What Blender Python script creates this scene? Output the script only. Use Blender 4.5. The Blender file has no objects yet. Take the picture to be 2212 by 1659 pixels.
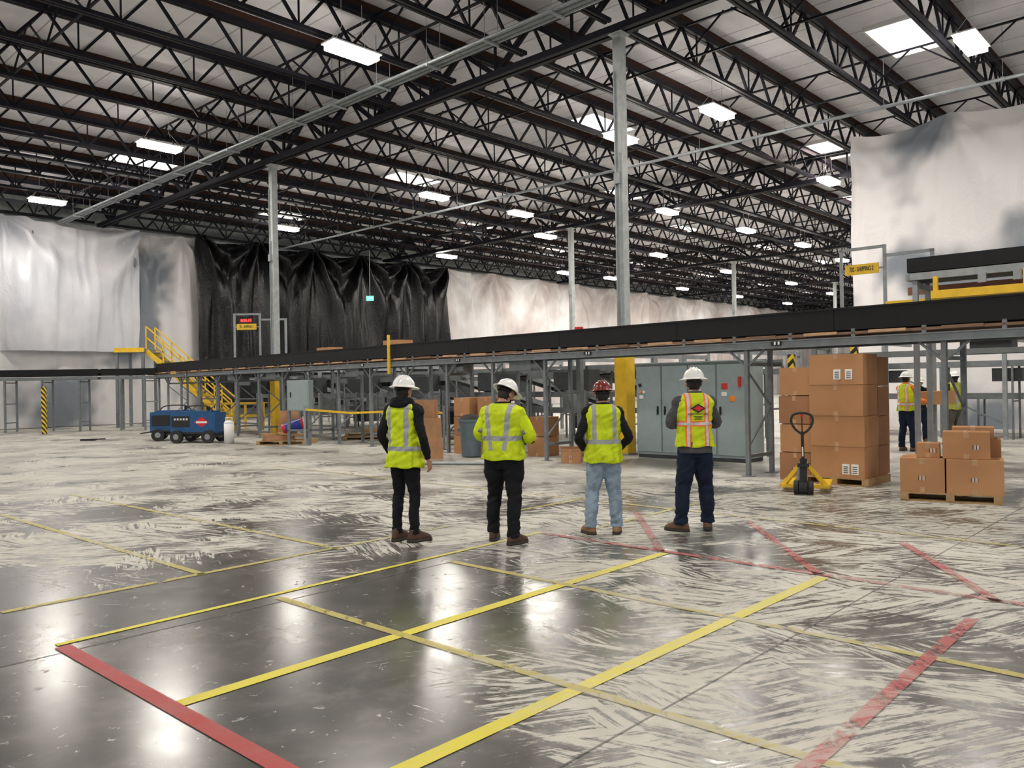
import bpy, bmesh, math, random
import numpy as np
from mathutils import Vector, Matrix, noise
random.seed(7)
S = bpy.context.scene
COL = S.collection
PI = math.pi
# ---------- building grid frame: origin at a column, x = u (joist direction), y = v (girder direction)
BO = Vector((2.56, 18.9, 0)); BR = math.radians(47)
UX = Vector((math.cos(BR), math.sin(BR), 0)); VX = Vector((-math.sin(BR), math.cos(BR), 0))
def W(u, v, z=0): return BO + UX*u + VX*v + Vector((0, 0, z))
BM = Matrix.Translation(BO) @ Matrix.Rotation(BR, 4, 'Z')

# ---------------------------------------------------------------- materials
class NT:
    def __init__(s, name):
        s.m = bpy.data.materials.new(name); s.m.use_nodes = True
        s.t = s.m.node_tree; s.n = s.t.nodes; s.l = s.t.links
        s.b = s.n['Principled BSDF']; s.out = s.n['Material Output']
    def add(s, typ, **kw):
        n = s.n.new(typ)
        for k, v in kw.items(): setattr(n, k, v)
        return n
    def link(s, a, b): s.l.new(a, b)
    def val(s, sock, v):
        if hasattr(v, 'links') or isinstance(v, bpy.types.NodeSocket): s.l.new(v, sock)
        else: sock.default_value = v
    def math(s, op, a, b=0.0, c=None, clamp=False):
        n = s.add('ShaderNodeMath', operation=op); n.use_clamp = clamp
        s.val(n.inputs[0], a); s.val(n.inputs[1], b)
        if c is not None: s.val(n.inputs[2], c)
        return n.outputs[0]
    def mix(s, f, a, b):
        n = s.add('ShaderNodeMix', data_type='RGBA')
        s.val(n.inputs[0], f); s.val(n.inputs[6], a if not isinstance(a, tuple) else (*a[:3], 1)); s.val(n.inputs[7], b if not isinstance(b, tuple) else (*b[:3], 1))
        return n.outputs[2]
    def coord(s, kind='Object'): return s.add('ShaderNodeTexCoord').outputs[kind]
    def mapping(s, vec, scale=(1, 1, 1), rot=(0, 0, 0), loc=(0, 0, 0)):
        n = s.add('ShaderNodeMapping'); s.link(vec, n.inputs[0])
        n.inputs['Scale'].default_value = scale; n.inputs['Rotation'].default_value = rot; n.inputs['Location'].default_value = loc
        return n.outputs[0]
    def noise(s, vec, scale, detail=3, rough=.5, dist=0):
        n = s.add('ShaderNodeTexNoise'); s.link(vec, n.inputs['Vector'])
        n.inputs['Scale'].default_value = scale; n.inputs['Detail'].default_value = detail
        n.inputs['Roughness'].default_value = rough; n.inputs['Distortion'].default_value = dist
        return n.outputs['Fac']
    def ramp(s, f, a, b):  # smoothstep a->b
        n = s.add('ShaderNodeMapRange'); n.interpolation_type = 'SMOOTHSTEP'
        s.val(n.inputs[0], f); n.inputs[1].default_value = a; n.inputs[2].default_value = b
        return n.outputs[0]
    def bump(s, h, strength=.3, dist=.02):
        n = s.add('ShaderNodeBump'); n.inputs['Strength'].default_value = strength; n.inputs['Distance'].default_value = dist
        s.link(h, n.inputs['Height']); s.link(n.outputs[0], s.b.inputs['Normal'])
    def xyz(s, vec):
        n = s.add('ShaderNodeSeparateXYZ'); s.link(vec, n.inputs[0]); return n.outputs

def mat(name, col, rough=.5, metal=0, var=.12, scale=6, bump=0, bscale=30, spec=.5, stretch=(1, 1, 1)):
    t = NT(name); c = t.mapping(t.coord(), stretch)
    f = t.noise(c, scale, 4)
    f = t.ramp(f, .3, .7)
    d = tuple(x*(1-var) for x in col); e = tuple(min(1, x*(1+var)) for x in col)
    t.link(t.mix(f, d, e), t.b.inputs['Base Color'])
    t.b.inputs['Roughness'].default_value = rough; t.b.inputs['Metallic'].default_value = metal
    t.b.inputs['Specular IOR Level'].default_value = spec
    if bump: t.bump(t.noise(c, bscale, 4), bump, .01)
    return t.m

def emis(name, col, st):
    t = NT(name); t.b.inputs['Base Color'].default_value = (*col, 1)
    t.b.inputs['Emission Color'].default_value = (*col, 1); t.b.inputs['Emission Strength'].default_value = st
    return t.m

M = {}
M['steel'] = mat('galvanised_steel', (.28, .30, .31), .5, .2)
M['colpaint'] = mat('column_grey_paint', (.42, .45, .44), .5)
M['joist'] = mat('joist_dark_steel', (.010, .010, .016), .55, .1, spec=.2)
M['nailer'] = mat('wood_nailer', (.04, .018, .012), .8, spec=.2)
M['conduit'] = mat('conduit_galv', (.30, .33, .35), .45, .3)
M['black'] = mat('black_conveyor_side', (.008, .008, .009), .5, spec=.25)
M['rubber'] = mat('rubber_black', (.02, .02, .02), .7)
M['grey'] = mat('machine_grey', (.17, .19, .20), .5, .1)
M['dgrey'] = mat('dark_machine', (.04, .045, .05), .55)
M['cab'] = mat('cabinet_grey_enamel', (.29, .35, .35), .35, var=.04)
M['yellow'] = mat('safety_yellow', (.80, .50, .02), .45, var=.08)
M['orange'] = mat('safety_orange', (.9, .25, .02), .45)
M['oxide'] = mat('red_oxide_beam', (.22, .09, .06), .6)
M['card'] = mat('cardboard', (.46, .24, .115), .8, var=.10, scale=1.5, spec=.2)
M['card2'] = mat('cardboard_dark', (.36, .18, .09), .8, var=.10, scale=1.5, spec=.2)
M['tape'] = mat('packing_tape', (.50, .30, .16), .35)
M['label'] = mat('paper_label', (.85, .85, .83), .6, var=.02)
M['wood'] = mat('pallet_wood', (.42, .27, .13), .8, scale=9, stretch=(1, 8, 1), spec=.2)
M['brown'] = mat('brown_rail', (.20, .11, .065), .6)
M['white'] = mat('white_plastic', (.82, .82, .80), .35, var=.03)
M['red'] = mat('red_paint', (.6, .02, .02), .4)
M['blue'] = mat('generator_blue', (.01, .08, .22), .35)
M['bluedrum'] = mat('drum_blue', (.02, .05, .35), .4)
M['bin'] = mat('bin_grey_blue', (.10, .14, .16), .5)
M['lamp'] = emis('lamp_diffuser', (1, .93, .83), 74)
M['sky'] = emis('skylight_dome', (1, .93, .92), 3.4)
M['led'] = emis('led_red', (1, .02, .02), 6)
M['green'] = emis('exit_green', (.2, .9, .6), 1.2)
M['ink'] = mat('ink_black', (.01, .01, .01), .6)
M['hatw'] = mat('hardhat_white', (.78, .78, .76), .25, var=.02)
M['hatr'] = mat('hardhat_maroon', (.16, .018, .016), .25, var=.1)
M['skin'] = mat('skin', (.46, .24, .16), .5, var=.05)
M['hair'] = mat('hair_dark', (.015, .010, .008), .7)
M['glove'] = mat('glove', (.03, .035, .03), .8)
M['kraft'] = mat('plywood', (.38, .20, .10), .8)

def hazard():
    t = NT('hazard_stripes'); x = t.xyz(t.coord())
    s = t.math('ADD', x[2], t.math('ADD', x[0], x[1])); f = t.math('FRACT', t.math('MULTIPLY', s, 5.0))
    t.link(t.mix(t.math('GREATER_THAN', f, .5), (.8, .55, .02), (.015, .015, .015)), t.b.inputs['Base Color'])
    return t.m
M['hazard'] = hazard()

# ---------------------------------------------------------------- mesh builder
class MB:
    def __init__(s): s.v = []; s.f = []; s.m = []
    def quadbox(s, P, m=0):
        o = len(s.v); s.v += [tuple(p) for p in P]
        for q in ((0, 3, 2, 1), (4, 5, 6, 7), (0, 1, 5, 4), (1, 2, 6, 5), (2, 3, 7, 6), (3, 0, 4, 7)):
            s.f.append([o+i for i in q]); s.m.append(m)
    def box(s, c, d, m=0, R=None):
        c = Vector(c); P = []
        for z in (-1, 1):
            for x, y in ((-1, -1), (1, -1), (1, 1), (-1, 1)):
                p = Vector((x*d[0]/2, y*d[1]/2, z*d[2]/2))
                if R is not None: p = R @ p
                P.append(c+p)
        s.quadbox(P, m)
    def b2(s, a, b, m=0):
        s.box([(a[i]+b[i])/2 for i in range(3)], [abs(a[i]-b[i]) for i in range(3)], m)
    def beam(s, a, b, w, h, m=0, up=(0, 0, 1)):
        a = Vector(a); b = Vector(b); d = (b-a).normalized(); up = Vector(up)
        if abs(d.dot(up)) > .98: up = Vector((0, 1, 0))
        r = d.cross(up).normalized(); n = r.cross(d)
        P = []
        for e in (a, b):
            for i, j in ((-1, -1), (1, -1), (1, 1), (-1, 1)): P.append(e + r*(i*w/2) + n*(j*h/2))
        s.quadbox(P, m)
    def loft(s, rings, m=0, cap=True):
        o = len(s.v); n = len(rings[0])
        for r in rings: s.v += [tuple(p) for p in r]
        for i in range(len(rings)-1):
            for j in range(n):
                k = (j+1) % n
                s.f.append([o+i*n+j, o+i*n+k, o+(i+1)*n+k, o+(i+1)*n+j]); s.m.append(m)
        if cap:
            s.f.append([o+j for j in range(n)][::-1]); s.m.append(m)
            s.f.append([o+(len(rings)-1)*n+j for j in range(n)]); s.m.append(m)
    def sweep(s, pts, rad, m=0, n=12, sub=1, flat=1.0):
        pts = [Vector(p) for p in pts]
        if sub > 1 and len(pts) > 2:
            P = []; Rr = []
            for i in range(len(pts)-1):
                p0 = pts[max(i-1, 0)]; p1 = pts[i]; p2 = pts[i+1]; p3 = pts[min(i+2, len(pts)-1)]
                for k in range(sub):
                    t = k/sub
                    P.append(.5*((2*p1)+(p2-p0)*t+(2*p0-5*p1+4*p2-p3)*t*t+(3*p1-p0-3*p2+p3)*t**3))
                    tt = t*t*(3-2*t); Rr.append(rad[i]*(1-tt)+rad[i+1]*tt)
            P.append(pts[-1]); Rr.append(rad[-1]); pts = P; rad = Rr
        rings = []; prev = None
        for i, p in enumerate(pts):
            d = (pts[min(i+1, len(pts)-1)]-pts[max(i-1, 0)]).normalized()
            if prev is None:
                a = Vector((1, 0, 0)) if abs(d.x) < .8 else Vector((0, 1, 0)); r = (a - d*a.dot(d)).normalized()
            else: r = (prev - d*prev.dot(d)).normalized()
            prev = r; q = d.cross(r)
            rings.append([p + r*(math.cos(2*PI*k/n)*rad[i]) + q*(math.sin(2*PI*k/n)*rad[i]*flat) for k in range(n)])
        s.loft(rings, m)
    def cyl(s, a, b, r, m=0, n=12, r2=None): s.sweep([a, b], [r, r if r2 is None else r2], m, n)
    def ell(s, c, r, m=0, n=20, k=12, R=None, z0=-1, z1=1):
        rings = []
        a0 = math.asin(z0); a1 = math.asin(z1)
        for i in range(k+1):
            a = a0+(a1-a0)*i/k; a = max(min(a, PI/2-.02), -PI/2+.02); ring = []
            for j in range(n):
                p = Vector((math.cos(a)*math.cos(2*PI*j/n)*r[0], math.cos(a)*math.sin(2*PI*j/n)*r[1], math.sin(a)*r[2]))
                if R is not None: p = R @ p
                ring.append(Vector(c)+p)
            rings.append(ring)
        s.loft(rings, m)
    def quad(s, P, m=0):
        o = len(s.v); s.v += [tuple(p) for p in P]; s.f.append([o+i for i in range(len(P))]); s.m.append(m)
    def mesh(s, name):
        me = bpy.data.meshes.new(name); me.from_pydata(s.v, [], s.f); me.update(); return me
    def build(s, name, mats, mw=None, parent=None, smooth=False, bevel=0):
        me = s.mesh(name)
        for k in mats: me.materials.append(M[k] if isinstance(k, str) else k)
        me.polygons.foreach_set('material_index', s.m)
        ob = bpy.data.objects.new(name, me); COL.objects.link(ob)
        if parent is not None: ob.parent = parent
        if mw is not None: ob.matrix_local = mw
        if smooth:
            me.polygons.foreach_set('use_smooth', [True]*len(me.polygons))
        if bevel:
            b = ob.modifiers.new('bevel', 'BEVEL'); b.width = bevel; b.segments = 2; b.limit_method = 'ANGLE'
        return ob
def empty(name, mw=None, parent=None):
    e = bpy.data.objects.new(name, None); COL.objects.link(e)
    if parent: e.parent = parent
    if mw is not None: e.matrix_local = mw
    return e
def inst(name, me, mw, parent=None):
    o = bpy.data.objects.new(name, me); COL.objects.link(o)
    if parent: o.parent = parent
    o.matrix_local = mw; return o
def text(name, body, size, mw, m, parent, extrude=.001, sx=1):
    c = bpy.data.curves.new(name, 'FONT'); c.body = body; c.size = size; c.align_x = 'CENTER'; c.align_y = 'CENTER'; c.extrude = extrude
    c.offset = size*.02
    o = bpy.data.objects.new(name, c); COL.objects.link(o); c.materials.append(M[m])
    o.parent = parent; o.matrix_local = mw @ Matrix.Diagonal((sx, 1, 1, 1)); return o
TM = Matrix(((0, 0, -1, 0), (-1, 0, 0, 0), (0, 1, 0, 0), (0, 0, 0, 1)))  # text facing -x(u), reading along -y(v)
def at(x, y, z=0, rz=0): return Matrix.Translation((x, y, z)) @ Matrix.Rotation(math.radians(rz), 4, 'Z')

# ================================================================ FLOOR
def dust_nodes(t, P):
    x = t.xyz(P); n2 = t.noise(P, 4, 6, .65); n3 = t.noise(P, 22, 5, .7)
    big = t.noise(P, .38, 3, .5)
    w = t.math('MULTIPLY', t.math('SUBTRACT', big, .5), 5.0)
    rx = t.ramp(t.math('ADD', t.math('ADD', x[0], t.math('MULTIPLY', x[1], .12)), w), -.5, 1.6)
    ry = t.ramp(t.math('ADD', x[1], w), 6.8, 8.4)
    reg = t.math('MAXIMUM', rx, ry)
    patch = t.ramp(t.noise(t.mapping(P, (1, 1, 1), loc=(5, 3, 0)), .6, 5, .65), .32, .56)
    reg = t.math('MULTIPLY', reg, t.math('ADD', .25, t.math('MULTIPLY', patch, .75)))
    wob = t.add('ShaderNodeTexNoise'); t.link(P, wob.inputs['Vector']); wob.inputs['Scale'].default_value = .5; wob.inputs['Detail'].default_value = 1
    vm = t.add('ShaderNodeVectorMath', operation='SCALE'); t.link(wob.outputs['Color'], vm.inputs[0]); vm.inputs['Scale'].default_value = .4
    va = t.add('ShaderNodeVectorMath', operation='ADD'); t.link(P, va.inputs[0]); t.link(vm.outputs[0], va.inputs[1]); Q = va.outputs[0]
    def streak(ang, sc, off):
        q = t.add('ShaderNodeVectorRotate'); q.rotation_type = 'Z_AXIS'; t.link(Q, q.inputs['Vector']); q.inputs['Angle'].default_value = math.radians(ang)
        return t.noise(t.mapping(q.outputs[0], (.75*sc, 11*sc, 1), loc=(off, off, 0)), 1.6, 9, .78)
    s1, s2, s3, s4 = streak(28, 1, 0), streak(-20, 1.1, 3), streak(62, 1.0, 7), streak(5, 1.3, 5)
    def fmix(f, a, b):
        n = t.add('ShaderNodeMix', data_type='FLOAT'); t.link(f, n.inputs[0]); t.link(a, n.inputs[2]); t.link(b, n.inputs[3]); return n.outputs[0]
    def sel(loc, sc, a): return t.ramp(t.noise(t.mapping(P, loc=loc), sc, 3, .6), a, a+.06)
    st = fmix(sel((9, 1, 0), .8, .46), s1, s2); st = fmix(sel((2, 7, 0), .9, .53), st, s3); st = fmix(sel((4, 4, 0), 1.1, .55), st, s4)
    st = t.math('ADD', t.math('MULTIPLY', st, .90), t.math('MULTIPLY', n3, .10))
    thr = t.math('ADD', t.math('SUBTRACT', st, .655), t.math('MULTIPLY', reg, .185))
    dust = t.math('MULTIPLY', t.ramp(thr, -.020, .024), t.math('ADD', .74, t.math('MULTIPLY', n2, .45)), None, True)
    haze = t.math('MULTIPLY', t.ramp(reg, .1, .9), t.math('MULTIPLY', t.ramp(n2, .3, .8), .16))
    dust = t.math('MAXIMUM', dust, haze)
    fleck = t.math('MULTIPLY', t.ramp(t.noise(P, 7, 6, .7, 1.2), .63, .68), .40)
    dust = t.math('MAXIMUM', dust, fleck)
    far = t.math('MULTIPLY', t.ramp(x[1], 10, 18), t.ramp(t.noise(P, .9, 5, .65), .3, .62)); dust = t.math('MAXIMUM', dust, t.math('MULTIPLY', far, .6))
    dcol = t.mix(n2, (.43, .415, .365), (.60, .585, .52))
    return dust, dcol, n2
def floor_mat():
    t = NT('concrete_floor'); P = t.coord()
    n1 = t.noise(P, .5, 5, .6)
    dust, dcol, n2 = dust_nodes(t, P)
    base = t.mix(t.ramp(n1, .3, .7), (.060, .060, .056), (.115, .112, .102))
    base = t.mix(t.math('MULTIPLY', t.ramp(n2, .45, .75), .3), base, (.18, .175, .16))
    t.link(t.mix(dust, base, dcol), t.b.inputs['Base Color'])
    rr = t.math('ADD', t.math('MULTIPLY', dust, .50), t.math('ADD', .155, t.math('MULTIPLY', n2, .12)))
    t.link(rr, t.b.inputs['Roughness'])
    t.b.inputs['Specular IOR Level'].default_value = .5
    t.bump(t.math('ADD', dust, t.math('MULTIPLY', n2, .3)), .10, .01)
    return t.m
m = MB(); m.quad([W(-45, -45), W(92, -45), W(92, 34), W(-45, 34)]); m.build('floor', [floor_mat()])

def linemat(name, col, wear, alpha=1.0, cover=.45):
    t = NT(name); P = t.coord()
    dust, dcol, _ = dust_nodes(t, P)
    n = t.noise(P, 3, 7, .7); n2 = t.noise(t.mapping(P, (6, 1, 1), rot=(0, 0, .6)), 2.5, 6, .7)
    f = t.math('MULTIPLY', t.ramp(t.math('MULTIPLY', t.math('ADD', n, n2), .5), wear-.06, wear+.05), alpha)
    c = t.mix(t.ramp(n, .3, .8), col, tuple(min(1, c*.8+.06) for c in col))
    t.link(t.mix(t.math('MULTIPLY', dust, cover), c, dcol), t.b.inputs['Base Color'])
    t.b.inputs['Roughness'].default_value = .5
    t.link(f, t.b.inputs['Alpha'])
    return t.m
M['ly'] = linemat('line_yellow', (.62, .54, .02), .36, 1, .30)
M['lyf'] = linemat('line_yellow_faded', (.50, .42, .08), .43, .8, .70)
M['lr'] = linemat('line_red', (.36, .020, .018), .34, .95, .25)
M['lrf'] = linemat('line_red_faded', (.38, .025, .025), .47, .9, .5)
M['joint'] = linemat('joint_dark', (.02, .02, .02), .3, .85, .3)
def strip(name, segs, w, k, z=.003):
    m = MB()
    for (x0, y0, x1, y1) in segs:
        a = Vector((x0, y0, z)); b = Vector((x1, y1, z)); d = (b-a).normalized(); r = Vector((d.y, -d.x, 0))*w/2
        m.quad([a-r, b-r, b+r, a+r][::-1])
    return m.build(name, [k])
strip('yellow_floor_line', [(-1.81, 4.33, 1.46, 7.92), (-1.45, 2.55, 2.60, 6.85)], .10, 'ly', .004)
strip('yellow_floor_line', [(-3.05, 5.37, .30, 9.15), ], .06, 'ly', .0045)
strip('yellow_floor_line_faded', [(-1.90, 6.49, 2.2, 2.76), (-.63, 7.73, 3.6, 3.79), (-3.93, 6.19, -.75, 9.69), (-7.3, 13.3, -1.78, 8.37), (-7.1, 11.2, -2.82, 7.34),
   (-5.12, 17.4, 6.0, 6.95), (0, 10.7, 1.2, 11.9), (.9, 9.3, 2.5, 11.1)], .075, 'lyf', .005)
strip('red_floor_line', [(-2.99, 5.34, .2, 2.45)], .10, 'lr', .0055)
strip('red_floor_line_worn', [(.7, 2.9, 3.15, 5.6), (3.57, 6.0, 3.93, 8.22), (2.6, 6.93, 2.78, 9.6), (1.44, 7.98, 1.57, 10.4), (.30, 9.09, 4.6, 5.1)], .085, 'lrf', .006)
strip('floor_joint', [(-6, 13.9, 5.5, 3.1), (-5.6, 2.35, 12, 21.2), (-2, 1.2, 14, 18.4), (-14, 8.5, -2, 21.4), (-20, 14.6, 3, 35)], .012, 'joint', .002)

# ================================================================ CEILING
def ceil_mat():
    t = NT('roof_deck_insulation'); P = t.coord(); x = t.xyz(P)
    n = t.noise(P, .8, 4, .6); n2 = t.noise(t.mapping(P, (1, 1, 1)), 5, 4, .6)
    c = t.mix(t.ramp(n, .3, .75), (.76, .75, .81), (.93, .91, .96))
    f = t.math('FRACT', t.math('MULTIPLY', x[0], 1/1.2)); ln = t.math('LESS_THAN', f, .04)
    c = t.mix(t.math('MULTIPLY', ln, .6), c, (.22, .2, .22))
    t.link(c, t.b.inputs['Base Color']); t.b.inputs['Roughness'].default_value = .6
    t.bump(t.math('ADD', n2, n), .4, .08)
    return t.m
ZB, ZT, ZD = 9.95, 10.92, 11.15
sky = [(u, v) for u in (8.3, 17.9, 28, 38.5, 49, 60, 71) for v in (-14.4, -3.8, 6.6, 17.2, 27.8) if not (u > 10 and v < -5)]
sky = [(u, v+(.0 if u < 10 else (-4.6 if u < 20 else -2))) for u, v in sky if not (u > 10 and v < 3 and u < 20)] + [(17.6, 1.8), (-1.5, 22.5), (-1.5, -9), (-12, 27)]
m = MB()
m.quad([(-36, -32, ZD), (-36, 32, ZD), (89, 32, ZD), (89, -32, ZD)][::-1])
m.build('ceiling', [ceil_mat()], BM)
m = MB()
for (u, v) in sky:
    m.b2((u-1.25, v-.62, ZD-.03), (u+1.25, v+.62, ZD-.012), 0)
    for s in (-1, 1):
        m.b2((u-1.3, v+s*.62, ZD-.14), (u+1.3, v+s*.68, ZD-.01), 1); m.b2((u+s*1.25, v-.62, ZD-.14), (u+s*1.31, v+.62, ZD-.01), 1)
m.build('roof_skylights', ['sky', 'white'], BM)

BU, BV = 17.7, 15.6
jm = MB()
for yy in (-.06, .06):
    jm.b2((0, yy-.045, ZT-.09), (BU, yy+.045, ZT+.06), 0); jm.b2((.3, yy-.04, ZB), (BU-.3, yy+.04, ZB+.09), 0)
jm.b2((0, -.10, ZT+.06), (BU, .10, ZD-.01), 1)
np_ = 12; L = BU/np_
for i in range(np_):
    a = (i*L, 0, ZT-.02); b = ((i+.5)*L, 0, ZB+.04); c = ((i+1)*L, 0, ZT-.02)
    jm.beam(a, b, .065, .065, 0); jm.beam(b, c, .065, .065, 0)
    if i % 2 == 0: jm.beam(((i+.5)*L, 0, ZT), b, .035, .035, 0)
for i in (2, 6, 10):
    jm.beam((i*L, 0, ZB+.04), (i*L, 1.2, ZT), .04, .04, 0); jm.beam((i*L, 0, ZB+.04), (i*L, -1.2, ZT), .04, .04, 0)
jmesh = jm.mesh('joist'); jmesh.materials.append(M['joist']); jmesh.materials.append(M['nailer']); jmesh.polygons.foreach_set('material_index', jm.m)
roof = empty('roof_trusses', BM)
k = 0
for iu in range(-2, 5):
    for iv in range(-12, 13):
        v = iv*2.6
        if iu >= 1 and v < -8: continue
        inst('joist_%d' % k, jmesh, Matrix.Translation((iu*BU, v, 0)), roof); k += 1
gm = MB()
for yy in (-.11, .11):
    gm.b2((yy-.07, 0, ZT-.16), (yy+.07, BV, ZT-.02), 0); gm.b2((yy-.07, 0, ZB-.16), (yy+.07, BV, ZB+.0), 0)
L = BV/6
for i in range(6):
    a = (0, i*L, ZT-.05); b = (0, (i+.5)*L, ZB-.05); c = (0, (i+1)*L, ZT-.05)
    gm.beam(a, b, .12, .12, 0, (1, 0, 0)); gm.beam(b, c, .12, .12, 0, (1, 0, 0)); gm.beam((0, (i+.5)*L, ZT), b, .06, .06, 0)
gmesh = gm.mesh('girder'); gmesh.materials.append(M['joist'])
for iu in range(-2, 6):
    for iv in range(-2, 2): inst('girder_%d_%d' % (iu+2, iv+2), gmesh, Matrix.Translation((iu*BU, iv*BV, 0)), roof)
m = MB()
for iu in range(-2, 5):
    for q in (.17, .5, .83):
        u = (iu+q)*BU
        m.beam((u, -31, ZB+.08), (u, 30.4, ZB+.08), .05, .05); m.beam((u, -31, ZT-.02), (u, 30.4, ZT-.02), .05, .05)
m.build('bridging', ['joist'], None, roof)

# columns
def column(u, v, guard=True):
    m = MB()
    for s in (-1, 1): m.b2((-.11, s*.095, .02), (.11, s*.11, ZB-.16), 0)
    for s in (-1, 1): m.b2((s*.105-.008, -.10, .02), (s*.105+.008, .10, ZB-.16), 0)
    m.b2((-.2, -.2, 0), (.2, .2, .03), 2); m.b2((-.18, -.18, ZB-.19), (.18, .18, ZB-.16), 0)
    m.cyl((-.14, .06, .9), (-.14, .06, 8.9), .02, 3); m.cyl((-.14, -.04, 2), (-.14, -.04, 7), .014, 3); m.box((-.16, 0, 6.4), (.1, .14, .25), 2)
    if guard:
        for s in (-1, 1): m.b2((-.17, s*.14, .0), (.17, s*.165, 2.45), 1); m.b2((s*.145, -.14, 0), (s*.17, .14, 2.45), 1)
    m.build('steel_column', ['colpaint', 'yellow', 'steel', 'conduit'], BM @ Matrix.Translation((u, v, 0)))
for (u, v) in [(.05, -.05), (.15, BV-.25), (BU, BV), (2*BU, BV), (3*BU, BV), (4*BU, BV), (BU, 0), (2*BU, 0), (0, -BV)]: column(u, v)

# suspended conduit rack along v and sprinkler pipe
m = MB()
for i in range(5): m.cyl((-2.28+.085*i, -31, 9.62+.03*(i % 2)), (-2.28+.085*i, 30.2, 9.62+.03*(i % 2)), .038, 0, 8)
for v in range(-30, 30, 2):
    m.b2((-2.35, v-.025, 9.53), (-1.87, v+.025, 9.58), 0); m.cyl((-2.33, v, 9.55), (-2.33, v, 10.9), .008, 0, 6); m.cyl((-1.89, v, 9.55), (-1.89, v, 10.9), .008, 0, 6)
m.build('suspended_conduit_rack', ['conduit'], BM, smooth=False)
m = MB(); m.cyl((9, -31, 9.5), (9, 29.6, 9.5), .05, 0, 12)
for v in range(-30, 29, 3): m.cyl((9, v, 9.5), (9, v, 10.9), .008, 0, 6); m.cyl((9, v-.05, 9.5), (9, v+.05, 9.5), .065, 0, 12)
m.build('sprinkler_pipe', ['conduit'], BM)

# high bay lights: opal box diffuser (glows on bottom and sides) under a white housing
lm = MB()
lm.b2((-.70, -.26, .13), (.70, .26, .17), 1); lm.b2((-.64, -.22, 0.0), (.64, .22, .13), 0)
for s in (-1, 1):
    for q in (-1, 1): lm.cyl((s*.6, q*.2, .17), (s*.3, 0, .6), .006, 1, 6)
    lm.cyl((s*.3, 0, .6), (s*.3, 0, 1.3), .006, 1, 6)
lm.b2((-.3, -.08, .17), (.3, .08, .25), 1)
lme = lm.mesh('fixture'); lme.materials.append(M['lamp']); lme.materials.append(M['white']); lme.polygons.foreach_set('material_index', lm.m)
lights = [(-3.9, 4.9), (-3.9, 15.5), (-3.9, 26.3), (-3.9, -5.8), (6.4, 4.4), (7.4, 14.7), (6.5, 24.9), (6.3, -5.9), (6.4, .9), (17.3, 1.9), (17.5, 9.6), (12.7, 14.6), (18, 17.6), (18.6, 26.2),
  (24.8, 9.3), (31.8, 9.2), (28.4, 17.1), (30.2, 26.2), (35.3, 25.8), (28, 1.5), (39, 2), (40, 10), (39, 18), (46, 26), (50, 2), (50, 10), (50, 18), (56, 26), (61, 3), (61, 11), (61, 19), (67, 26), (72, 4), (72, 12), (72, 20),
  (-14.5, -5.8), (-14.5, 4.9), (-14.5, 15.5), (-14.5, 26), (-14.5, -17), (-3.9, -17), (-25, -6), (-25, -17), (-25, 8), (6.3, -17)]
for i, (u, v) in enumerate(lights):
    o = inst('high_bay_light', lme, BM @ Matrix.Translation((u, v, 9.60)))
    ld = bpy.data.lights.new('lamp', 'AREA'); ld.shape = 'RECTANGLE'; ld.size = 1.2; ld.size_y = .4; ld.energy = 255; ld.color = (1, .94, .865)
    l = bpy.data.objects.new('lamp', ld); COL.objects.link(l); l.parent = o; l.location = (0, 0, -.01)

# ================================================================ PLASTIC CURTAINS
def plastic(name, c1, c2, rough, trans, crinkle=.6, scale=.35, stretch=(1, 1, .35), lo=.35, hi=.68, spec=.5):
    t = NT(name); P = t.coord()
    f = t.ramp(t.noise(P, scale, 3, .5), lo, hi)
    col = t.mix(f, c1, c2); t.link(col, t.b.inputs['Base Color'])
    t.b.inputs['Roughness'].default_value = rough; t.b.inputs['Specular IOR Level'].default_value = spec
    n = t.noise(t.mapping(P, stretch), 1.6, 6, .6, .8); v = t.noise(P, 9, 5, .7, 1)
    t.bump(t.math('ADD', n, t.math('MULTIPLY', v, .12)), crinkle, .25)
    if trans:
        tr = t.add('ShaderNodeBsdfTranslucent'); t.link(col, tr.inputs[0])
        mx = t.add('ShaderNodeMixShader'); mx.inputs[0].default_value = trans
        t.link(t.b.outputs[0], mx.inputs[1]); t.link(tr.outputs[0], mx.inputs[2]); t.link(mx.outputs[0], t.out.inputs[0])
    return t.m
M['pw'] = plastic('poly_sheet_white', (.66, .68, .74), (.88, .88, .92), .28, .22, .45)
M['pw2'] = plastic('poly_sheet_far', (.62, .54, .52), (.96, .94, .94), .22, .22, .6, .3)
M['pw3'] = plastic('poly_sheet_translucent', (.24, .27, .31), (.86, .84, .84), .3, .4, .28, .26, (1, 1, .6), .38, .52)
M['pb'] = plastic('poly_sheet_black', (.002, .002, .003), (.004, .004, .005), .14, 0, .5, 1, (1.2, 1, .25), spec=.32)
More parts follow.
